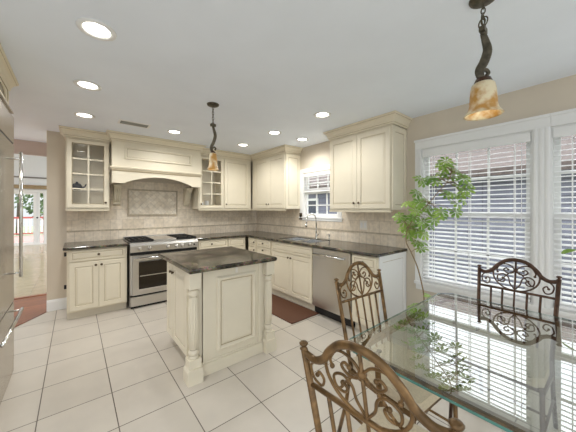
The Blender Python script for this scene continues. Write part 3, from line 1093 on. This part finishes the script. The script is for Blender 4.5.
# cabinet over the fridge
t = thing('wall_cabinet', 'cream cabinet with an arched pane above the refrigerator', 'cabinet', (-3.474, -1.675, 2.162), PI / 2)
b = HC - 2.162
obj('carcass', MB().box(-.88, 0, .0, .57, .0, b - .002), M_cab, t)
obj('crown_moulding', MB().sweep([(o, b - .1135 + q) for o, q in CROWN], [(-.88, -.0), (0.0, -.0), (0.0, .4)], pm=CROWNM), [M_crown, M_glaze], t)
obj('cove', MB().prism([(0.0, .0), (-.044, .0), (-.04, .018), (-.022, .034), (0, .045)], 'x', -.88, -.0), M_steel, t)
for x0, x1 in ((-.44, -.015), (-.875, -.45)):
    z0_, z1_ = .045, .205
    dd = MB().rings(x0, x1, z0_, z1_, [(0, 0), (0, .018), (.03, .018), (.036, .01)], (0, 0, 1), fill=False)
    n = 12
    arc = [(x0 + .036, z1_ - .036)]
    for k in range(n + 1):
        u = k / n
        arc.append((x0 + .036 + (x1 - x0 - .072) * u, z0_ + .036 + (z1_ - z0_ - .08) * math.sin(PI * u) ** .8))
    arc.append((x1 - .036, z1_ - .036))
    dd.prism(arc, 'y', -.014, -.006)
    o = obj('door', dd, [M_cab, M_glaze], t)
    obj('arched_pane', MB().box(x0 + .03, x1 - .03, -.005, -.001, z0_ + .03, z1_ - .03), mat('pane_grey', (170, 160, 142), .2), o)

# ------------------------------------------------------------------ dining table
t = thing('dining_table', 'glass-topped dining table with clipped corners and brown iron frame', 'table', (-1.44, -4.95, 0))
TX0, TX1, TY0, TY1 = -2.066, -.815, -5.95, -3.955
cl = .075


def clip(i):
    x0, x1, y0, y1, c = TX0 + i, TX1 - i, TY0 + i, TY1 - i, cl + i * .0
    return [(x0 + c, y0), (x1 - c, y0), (x1, y0 + c), (x1, y1 - c), (x1 - c, y1), (x0 + c, y1), (x0, y1 - c), (x0, y0 + c)]


Oo = (1.44, 4.95)
g = MB()
A = clip(0)
B = clip(.022)
n = 8
sh = lambda P, z: [(x + Oo[0], y + Oo[1], z) for x, y in P]
g.add(sh(A, .728), [tuple(range(n))[::-1]], 0)
g.add(sh(A, .728) + sh(A, .738), [(i, (i + 1) % n, n + (i + 1) % n, n + i) for i in range(n)], 1)
g.add(sh(A, .738) + sh(B, .742), [(i, (i + 1) % n, n + (i + 1) % n, n + i) for i in range(n)], 2)
g.add(sh(B, .742), [tuple(range(n))], 0)
obj('glass_top', g, [M_glass, M_edge, M_bevel], t)
fpts = [(x + Oo[0], y + Oo[1]) for x, y in clip(.055)]
obj('frame', MB().sweep([(-.016, .700), (.016, .700), (.016, .724), (-.016, .724)], fpts, closed=True), M_bronze, t, bevel=.003)
for x in (-.50, .50):
    for y in (-.88, .875):
        s_ = 1 if x > 0 else -1
        v_ = 1 if y > 0 else -1
        lg = smoothpath([(x, y, .70), (x - .01 * s_, y - .01 * v_, .5), (x - .05 * s_, y - .03 * v_, .25), (x - .02 * s_, y - .02 * v_, .06), (x + .03 * s_, y + .03 * v_, .012)], 5)
        obj('leg', MB().tube(lg, .014, 10).ball((lg[-1].x, lg[-1].y, .014), .014), M_bronze, t)
for x, y in ((-.52, -.80), (.52, -.80), (-.52, .85), (.52, .85)):
    obj('bumper', MB().lathe([(.012, .7235), (.012, .7285)], x, y, 10), M_dark, t)


# ------------------------------------------------------------------ chairs: local x across the back, seat towards -y, back at y=0
def chair(label, loc, rot, m, group=None):
    t = thing('dining_chair', label, 'chair', loc, rot)
    W = .21

    def yb(z):          # the back leans away from the seat
        return (z - .95) * .2

    def q(u, z):
        return (u * (1 - .09 * max(0, .95 - z) / .48), yb(z), z)
    for s in (-1, 1):
        obj('post', MB().tube([(s * .195, .0, .0), (s * .192, -.065, .25), q(s * W, .47), q(s * W, .938)], .0115, 10), m, t)
        fin = obj('finial', MB().lathe([(.011, -.010), (.013, -.006), (.007, -.002), (.007, .002), (.013, .006), (.0145, .011), (.009, .016), (0, .018)], 0, 0, 12), m, t, (s * W, yb(.945), .945))
    rail = [(-W, .925), (-.168, .918), (-.13, .938), (-.105, .972), (-.058, 1.013), (0, 1.026), (.058, 1.013), (.105, .972), (.13, .938), (.168, .918), (W, .925)]
    obj('top_rail', MB().tube(smoothpath([q(u, z) for u, z in rail], 5), .0125, 8, up=(0, 1, 0), flat=.75), m, t)
    obj('lower_rail', MB().tube([q(-W, .82), q(W, .82)], .008, 8), m, t)
    cz, ru, rz = .920, .124, .100
    obj('oval_hoop', MB().tube([q(ru * math.cos(a), cz + rz * math.sin(a)) for a in [2 * PI * k / 36 for k in range(36)]], .0052, 8, closed=True, up=(0, 1, 0)), m, t)
    obj('center_bar', MB().tube([q(0, 1.025), q(0, .47)], .0055, 8), m, t)
    obj('rosette', MB().ball((0, yb(.955), .955), .013, 8), m, t)
    for s in (-1, 1):
        for k in (1, 2):
            obj('slat', MB().tube([q(s * .067 * k, .82), q(s * .067 * k, .47)], .0065, 8), m, t)
        P = lambda pts: [q(s * u * ru, cz + v * rz) for u, v in pts]
        up_ = [(.80, .12), (.82, .35), (.60, .70), (.28, .68), (.06, .42), (.12, .18), (.36, .12), (.52, .30), (.42, .44), (.32, .36)]
        sc = MB().tube(smoothpath(P(up_), 5), .0043, 7, up=(0, 1, 0)).ball(P([(.80, .12)])[0], .0075, 8).ball(P([(.32, .36)])[0], .007, 8)
        obj('scroll', sc, m, t)
        lw = [(.03, -.88), (.22, -.55), (.30, -.18), (.52, .02), (.78, -.14), (.76, -.46), (.54, -.52), (.44, -.34), (.55, -.24)]
        sc = MB().tube(smoothpath(P(lw), 5), .0043, 7, up=(0, 1, 0)).ball(P([(.55, -.24)])[0], .0075, 8)
        obj('scroll', sc, m, t)
        rod = smoothpath(P([(.05, .30), (.35, .02), (.62, -.42), (.80, -.55)]), 9)
        obj('twisted_rod', MB().tube(rod, .0045, 4, twist=.55, up=(0, 1, 0)), m, t)
        sd = [(.128, .925), (.158, .918), (.190, .890), (.184, .850), (.156, .840), (.142, .866), (.157, .884), (.168, .870)]
        sc = MB().tube(smoothpath([q(s * u, z) for u, z in sd], 5), .0043, 7, up=(0, 1, 0)).ball(q(s * .168, .870), .0075, 8)
        obj('scroll', sc, m, t)
    # seat
    fr = [(-.192, -.10), (-.215, -.30), (-.215, -.49), (.215, -.49), (.215, -.30), (.192, -.10)]
    obj('seat_frame', MB().sweep([(-.010, .435), (.010, .435), (.010, .455), (-.010, .455)], fr, closed=True), m, t)
    cu = MB().prism([(-.178, -.088), (-.21, -.30), (-.215, -.47), (-.19, -.505), (.19, -.505), (.215, -.47), (.21, -.30), (.178, -.088)], 'z', .456, .505)
    obj('seat_cushion', cu, M_cush, t, bevel=.016)
    for s in (-1, 1):
        obj('leg', MB().tube([(s * .21, -.48, .44), (s * .212, -.485, .2), (s * .215, -.50, 0)], .011, 10), m, t)
        obj('stretcher', MB().tube([(s * .21, -.485, .2), (s * .193, -.052, .2)], .007, 8), m, t)
    obj('stretcher', MB().tube([(-.203, -.27, .2), (.203, -.27, .2)], .007, 8), m, t)
    return t


# near chair: back at x=-2.5, seat towards the table (+x):  rot = +90
chair('brown iron scroll-back chair standing closest to the camera', (-2.472, -4.361, 0), R(90 + 3.0), M_bronze)
chair('brown iron scroll-back chair in front of the end cabinet, seat under the glass table', (-1.611, -3.745, 0), R(-4.3), M_bronze)
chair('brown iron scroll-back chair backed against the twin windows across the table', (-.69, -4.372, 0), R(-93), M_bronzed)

# ------------------------------------------------------------------ floor mat
mm = MB().prism([(-.235, -.52), (.235, -.52), (.235, .52), (-.235, .52)], 'z', 0, .012)
tag(obj('floor_mat', mm, M_matr, None, (-.808, -1.865, .001), R(1), bevel=.005), 'brown rubber floor mat on the tiles in front of the sink cabinet', 'mat')


# ------------------------------------------------------------------ pendants
def pendant(label, loc, z_chain, z_strap, z_shade, z_bot, sr):
    t = thing('pendant_lamp', label, 'lamp', (loc[0], loc[1], HC - .001))
    H = HC - .001
    obj('canopy', MB().lathe([(.010, -.024), (.042, -.020), (.056, -.012), (.060, -.004), (.060, 0)], 0, 0, 24), M_pend, t)
    ch = MB()
    z = H - .02
    k = 0
    L = .034
    while z > z_chain + .01:
        a = k % 2
        lp = []
        for i in range(14):
            q = 2 * PI * i / 14
            u, v = .0085 * math.cos(q), (L / 2) * math.sin(q)
            lp.append((u * (1 - a), u * a, z - L / 2 + v - H))
        ch.tube(lp, .0028, 6, closed=True)
        z -= L * .78
        k += 1
    obj('chain', ch, M_pend, t)
    if sr > .08:
        rg = MB()
        for rr, dz_, yv in ((.027, .008, 0), (.024, -.002, 1)):
            rg.tube([((rr * math.cos(q) if not yv else rr * .5 * math.cos(q)), (rr * math.cos(q) * .9 if yv else 0), z_chain + .015 + dz_ - H + rr * math.sin(q)) for q in [2 * PI * i / 18 for i in range(18)]], .0032, 6, closed=True)
        obj('ring', rg, M_pend, t)
    # S-shaped strap
    zl = z_chain - z_strap
    cl_ = MB().lathe([(.006, z_chain - H), (.012, z_chain - .006 - H), (.012, z_chain - .045 - H), (.008, z_chain - .05 - H)], 0, 0, 12)
    cl_.box(-.026, .026, -.012, .012, z_chain - .04 - H, z_chain - .015 - H)
    obj('collar', cl_, M_pend, t)
    rx, ry = math.cos(R(-39.5)), math.sin(R(-39.5))
    S = [(0, 0), (.012, -.16), (.022, -.36), (.006, -.60), (-.018, -.80), (-.012, -.95), (.0, -1.0)]
    pts = smoothpath([(u * rx, u * ry, z_chain - .045 + v * (zl - .045) - H) for u, v in S], 5)
    n = len(pts)
    wd = [.013 + .008 * math.sin(PI * i / (n - 1)) for i in range(n)]
    obj('strap', MB().tube(pts, wd, 8, flat=.35, up=(rx * .4 - ry * .9, ry * .4 + rx * .9, 0)), M_pend, t)
    # leaf curl at the foot of the strap
    cu = smoothpath([(-.016 * rx, -.016 * ry, z_strap + .03 - H), (.01 * rx, .01 * ry, z_strap + .05 - H), (.026 * rx, .026 * ry, z_strap + .035 - H), (.016 * rx, .016 * ry, z_strap + .02 - H)], 5)
    obj('curl', MB().tube(cu, [.009] * len(cu), 8), M_pend, t)
    obj('shade_cap', MB().lathe([(.010, z_strap + .012 - H), (sr * .38, z_strap + .004 - H), (sr * .54, z_shade - .012 - H), (sr * .54, z_shade - .018 - H)][::-1], 0, 0, 20), M_bronzed, t)
    hs = z_shade - z_bot
    pr = [(.48, 1.0), (.58, .95), (.64, .80), (.68, .55), (.71, .32), (.79, .15), (.95, .03), (1.0, 0)]
    out = [(sr * a, z_bot + hs * b - H) for a, b in pr]
    inn = [(sr * a - .005, z_bot + hs * b - H - .002) for a, b in pr][::-1]
    obj('glass_shade', MB().lathe(out + inn, 0, 0, 32), M_shade, t)
    obj('bulb', MB().ball((0, 0, z_bot + hs * .45 - H), sr * .3, 10), M_bulb, t)
    ld = bpy.data.lights.new('bulb_glow', 'POINT')
    ld.energy = .12
    ld.color = (1, .9, .72)
    ld.shadow_soft_size = .03
    lo = bpy.data.objects.new('bulb_glow', ld)
    COL.objects.link(lo)
    lo.location = (loc[0], loc[1], z_bot + .015)
    return t


pendant('amber glass bell pendant hanging over the dining table', (-1.46, -4.373), 2.305, 2.03, 2.012, 1.852, .083)
pendant('smaller amber pendant on a chain above the kitchen island', (-1.965, -2.254), 2.255, 1.955, 1.945, 1.778, .058)

# ------------------------------------------------------------------ ceiling fixtures
can_proto = None
CANS = [(-2.942, -2.858, 'recessed ceiling light closest to the camera, left of the island pendant'),
        (-2.956, -1.962, 'middle recessed light of the row of three on the fridge side'),
        (-2.958, -1.048, 'recessed ceiling light nearest the left glass-door cabinet'),
        (-1.989, -1.032, 'recessed ceiling light in front of the range hood'),
        (-.911, -1.872, 'recessed ceiling light above the sink side of the room, middle of its row of three'),
        (-.382, -1.863, 'recessed ceiling light close to the wall above the sink window'),
        (-.902, -2.761, 'recessed ceiling light in front of the wall cabinet by the table window'),
        (-.904, -.991, 'recessed ceiling light nearest the corner wall cabinets')]
for i, (x, y, lb) in enumerate(CANS):
    if can_proto is None:
        t = thing('recessed_light', lb, 'ceiling light', (x, y, HC), 0, 'recessed ceiling lights')
        obj('trim_ring', MB().lathe([(.065, -.001), (.066, -.005), (.078, -.010), (.096, -.007), (.098, -.001)], 0, 0, 32), M_trimw, t)
        obj('lens', MB().lathe([(0, -.004), (.05, -.0035), (.066, -.0015)], 0, 0, 24), M_can, t)
        can_proto = t
    else:
        c = copy_tree(can_proto)
        c.location = (x, y, HC)
        c['label'] = lb
for x, y, lb in CANS:
    ld = bpy.data.lights.new('can_glow', 'SPOT')
    ld.energy = LAMP_W
    ld.spot_size = R(164)
    ld.spot_blend = .7
    ld.color = (1, .995, .98)
    ld.shadow_soft_size = .06
    lo_ = bpy.data.objects.new('can_glow', ld)
    COL.objects.link(lo_)
    lo_.location = (x, y, HC - .03)

t = thing('ceiling_vent', 'white louvred air vent in the ceiling in front of the hood', 'vent', (-2.47, -1.06, HC))
obj('frame', MB().rings(-.17, .17, -.085, .085, [(0, 0), (0, .006), (.02, .008), (.024, 0)], fill=False).xform(Matrix(((1, 0, 0, 0), (0, 0, 1, 0), (0, 1, 0, 0), (0, 0, 0, 1)))), M_trimw, t)
obj('backing', MB().box(-.148, .148, -.062, .062, -.003, -.001), M_ventd, t)
lv = MB()
for k in range(7):
    y = -.051 + .017 * k
    lv.add([(-.147, y - .005, -.004), (.147, y - .005, -.004), (.147, y + .004, -.009), (-.147, y + .004, -.009)], [(0, 1, 2, 3)])
lv.box(-.004, .004, -.06, .06, -.010, -.003)
obj('louvers', lv, M_ventd, t)

# ------------------------------------------------------------------ plates on the splash
t = thing('wall_outlet', 'cream double outlet plate on the tiles under the wall cabinet by the table', 'outlet', (-.0125, -2.69, 1.10), -PI / 2)
obj('plate', MB().box(-.058, .058, -.006, 0, 0, .125), M_plate, t, bevel=.002)
for x in (-.028, .028):
    obj('socket', MB().box(x - .016, x + .016, -.009, -.005, .028, .097), M_trimw, t, bevel=.002)
t = thing('light_switch', 'dark bronze switch plate beside the sink window', 'switch', (-.0225, -1.437, 1.20), -PI / 2)
obj('plate', MB().box(-.034, .034, -.006, 0, 0, .115), M_platebr, t, bevel=.002)
obj('toggle', MB().box(-.01, .01, -.012, -.005, .035, .08), M_dark, t)

# ------------------------------------------------------------------ plants


def leaflet(mb, base, d, nrm, L, W):
    d = d.normalized()
    s = d.cross(nrm)
    if s.length < 1e-4:
        s = Vector((1, 0, 0))
    s.normalize()
    up = s.cross(d)
    pts = []
    mid = []
    for t_, w_ in ((0, .05), (.25, .22), (.6, .85), (.85, .95), (1, .25)):
        c = base + d * (L * t_) - up * (.35 * L * t_ * t_)
        pts.append((c - s * W * w_ * .5 + up * W * .12 * w_, c, c + s * W * w_ * .5 + up * W * .12 * w_))
    vs = [p for row in pts for p in row]
    fs = []
    for i in range(4):
        for j in range(2):
            a = i * 3 + j
            fs.append((a, a + 1, a + 4, a + 3))
    mb.add(vs, fs, 0, True)


def umbrella(mb, c, nrm, L, n=8):
    nrm = nrm.normalized()
    a = nrm.orthogonal().normalized()
    b = nrm.cross(a)
    ph = rnd.random() * 6
    for k in range(n):
        q = ph + 2 * PI * k / n
        d = a * math.cos(q) + b * math.sin(q) + nrm * .1
        leaflet(mb, c, d, nrm, L * (.8 + .35 * rnd.random()), L * .44)


t = thing('potted_tree', 'leaning umbrella tree in a pale pot between end cabinet and table window', 'plant', (-.50, -3.66, 0))
O = Vector((-.50, -3.66, 0))


def onx(px, py, x):
    """a point of the photograph carried out to the plane x = const"""
    yaw = R(39.47)
    rt = Vector((math.cos(yaw), -math.sin(yaw), 0))
    fw_ = Vector((math.sin(yaw), math.cos(yaw), 0))
    d = rt * ((px - 288) / 258.97) + fw_ + Vector((0, 0, -(py - 209.18) / 258.97))
    c0 = Vector((-3.043, -4.754, 1.38))
    return c0 + d * ((x - c0.x) / d.x)


obj('pot', MB().lathe([(.085, 0), (.10, .02), (.125, .16), (.13, .26), (.138, .265), (.138, .29), (.122, .29), (.118, .25), (0, .245)], 0, 0, 24), M_pot, t)
obj('soil', MB().lathe([(.116, .25), (.05, .258), (0, .26)], 0, 0, 16), M_soil, t)
st = [Vector((-.50, -3.66, .25))] + [onx(px, py, -.52) for px, py in ((424, 300), (421.5, 283), (417, 266), (411, 252), (406, 241))] + [onx(408, 228, -.5), onx(418, 214, -.48), onx(429, 203, -.46), onx(439, 191, -.44), onx(447, 182, -.42), onx(452, 172, -.42)]
br = MB().tube([p - O for p in smoothpath(st, 5)], [.0065 - .003 * i / 55 for i in range(len(smoothpath(st, 5)))], 8)
CL = [(404, 222), (399, 216), (411, 229), (417, 233), (409, 236), (424, 234), (421, 243), (416, 211), (412, 204), (417, 193), (424, 183), (430, 178), (436, 178), (443, 173), (450, 164), (456, 170), (463, 174), (467, 184), (463, 195), (459, 186), (457, 204), (456, 212), (447, 195), (438, 211), (430, 211), (434, 220), (423, 222), (421, 249), (414, 217), (426, 200), (419, 203), (450, 176), (441, 216), (466, 190), (446, 168), (429, 226), (405, 230)]
fo = MB()
for px, py in CL + [(a_ + rnd.uniform(-5, 5), b_ + rnd.uniform(-5, 5)) for a_, b_ in CL[::2]]:
    xx = -.44 + (rnd.random() - .5) * .22
    c = onx(px, py, xx)
    j = min(st, key=lambda p: (p - c).length)
    br.tube([j - O, (j + c) / 2 - O + Vector((0, 0, .02)), c - O], .0022, 5)
    nr = Vector((-.55 + (rnd.random() - .5) * .9, -.45 + (rnd.random() - .5) * .9, .55 + rnd.random() * .5))
    umbrella(fo, c - O, nr, .064)
for k in range(7):
    a = k * 2.4
    c = Vector((.08 * math.cos(a), .08 * math.sin(a), .36 + .10 * (k % 3)))
    br.tube([(.0, 0, .25), c * .7 + Vector((0, 0, .09)), c], .0025, 5)
    umbrella(fo, c, Vector((math.cos(a) * .5, math.sin(a) * .5, .8)), .07)
obj('stem', br, M_stem, t)
obj('foliage', fo, M_leaf, t)

t = thing('potted_plant', 'leafy plant mostly cut off by the photo edge, one leaf before the far blind', 'plant', (-.30, -4.86, 0))
O = Vector((-.30, -4.86, 0))
obj('pot', MB().lathe([(.08, 0), (.09, .02), (.11, .24), (.115, .25), (.10, .25), (.095, .22), (0, .22)], 0, 0, 20), M_pot, t)
br = MB().tube([(0, 0, .22), (.01, .0, .6), (0, .02, 1.0)], .006, 8)
fo = MB()
tip = onx(571, 249, -.33) - O
br.tube([(0, .01, .9), (tip.x * .5, tip.y * .5, 1.1), tip - Vector((0, .03, 0))], .003, 6)
leaflet(fo, tip - Vector((0, .05, .0)), Vector((-.1, 1, -.1)), Vector((-.6, 0, .8)), .10, .045)
for k in range(5):
    a = -.6 - k * .5
    umbrella(fo, Vector((.1 * math.cos(a), .12 * math.sin(a) - .02, .75 + .09 * k)), Vector((0, -.3, 1)), .07)
obj('stem', br, M_stem, t)
obj('foliage', fo, M_leaf, t)

# ------------------------------------------------------------------ outdoors
struct('ground', MB().box(.13, 40, -30, 30, -.7, -.6), M_ground)
t = thing('neighbor_house', 'grey sided neighboring house seen through the window blinds', 'house', (4.2, -3.0, -.6), -PI / 2)
# local x along -Y ; front -y = -X
obj('wall', MB().box(-9, 3.2, 0, 6, 0, 2.84), M_siding, t)
obj('roof', MB().prism([(-.35, 2.72), (-.35, 2.84), (3, 4.25), (6.35, 2.84), (6.35, 2.72), (3, 4.1)], 'x', -9.4, 3.6), M_roof, t)
obj('fascia', MB().box(-9.4, 3.6, -.37, -.35, 2.70, 2.85), M_roof, t)
for x in (-6.2, -3.4):
    f_ = obj('window', MB().rings(x, x + 1.0, 1.0, 2.4, [(0, 0), (0, .04), (.09, .04), (.09, 0)], fill=False).box(x + .09, x + .91, -.03, 0, 1.68, 1.73), M_trimw, t)
    obj('pane', MB().box(x + .09, x + .91, -.012, -.002, 1.09, 2.31), mat('dark_pane', (70, 76, 88), .1), f_)


def tree(label, loc, h, rad, seed, group=None):
    r_ = random.Random(seed)
    t = thing('tree', label, 'tree', loc, 0, group)
    obj('trunk', MB().tube([(0, 0, 0), (.05, .03, h * .4), (0, .05, h * .8)], [.16, .11, .05], 8), M_bark, t)
    f = MB()
    for k in range(1500):
        d = Vector((r_.gauss(0, 1), r_.gauss(0, 1), r_.gauss(0, 1))).normalized()
        q = r_.random() ** .4
        c = Vector((d.x * rad * q, d.y * rad * q, h * .62 + d.z * h * .40 * q))
        n_ = Vector((r_.gauss(0, 1), r_.gauss(0, 1), r_.gauss(0, 1))).normalized()
        a = n_.orthogonal().normalized() * .13
        b = n_.cross(a) * 1.0
        f.add([c - a, c - b * .6, c + a, c + b * .6], [(0, 1, 2, 3)])
    obj('crown', f, M_tree, t)
    return t


tree('dark leafy tree outside the cut-off window past the fluted post', (2.35, -7.2, -.6), 4.2, 1.15, 3)
tree('green tree beyond the deck, left as seen through the glazed door', (-8.2, 18.0, -.6), 5.5, 1.9, 5)
tree('green tree beyond the deck, right as seen through the glazed door', (-4.0, 18.5, -.6), 5.0, 1.9, 6)
tree('far green tree behind the two trees past the deck', (-6.4, 24.0, -.6), 8.5, 3.4, 8)
tag(obj('deck', MB().box(-9, -2.0, FY + .13, 14.5, -.12, -.02), M_deck), 'weathered pink-brown deck outside the glazed door', 'deck')
t = thing('deck_railing', 'red and white railing along the far edge of the deck', 'railing', (-5.5, 14.4, -.02))
obj('rails', MB().box(-3, 3, -.05, .05, .92, 1.0).box(-3, 3, -.03, .03, .10, .16), M_red, t)
for k in range(5):
    obj('post', MB().box(-3 + 1.4 * k - .05, -3 + 1.4 * k + .05, -.05, .05, 0, 1.1), M_red, t)
for k in range(40):
    x = -2.9 + .148 * k
    obj('baluster', MB().box(x - .025, x + .025, -.02, .02, .16, .92), M_trimw, t)
struct('ground_back', MB().box(-20, .1, FY + .13, 40, -.8, -.7), M_ground)
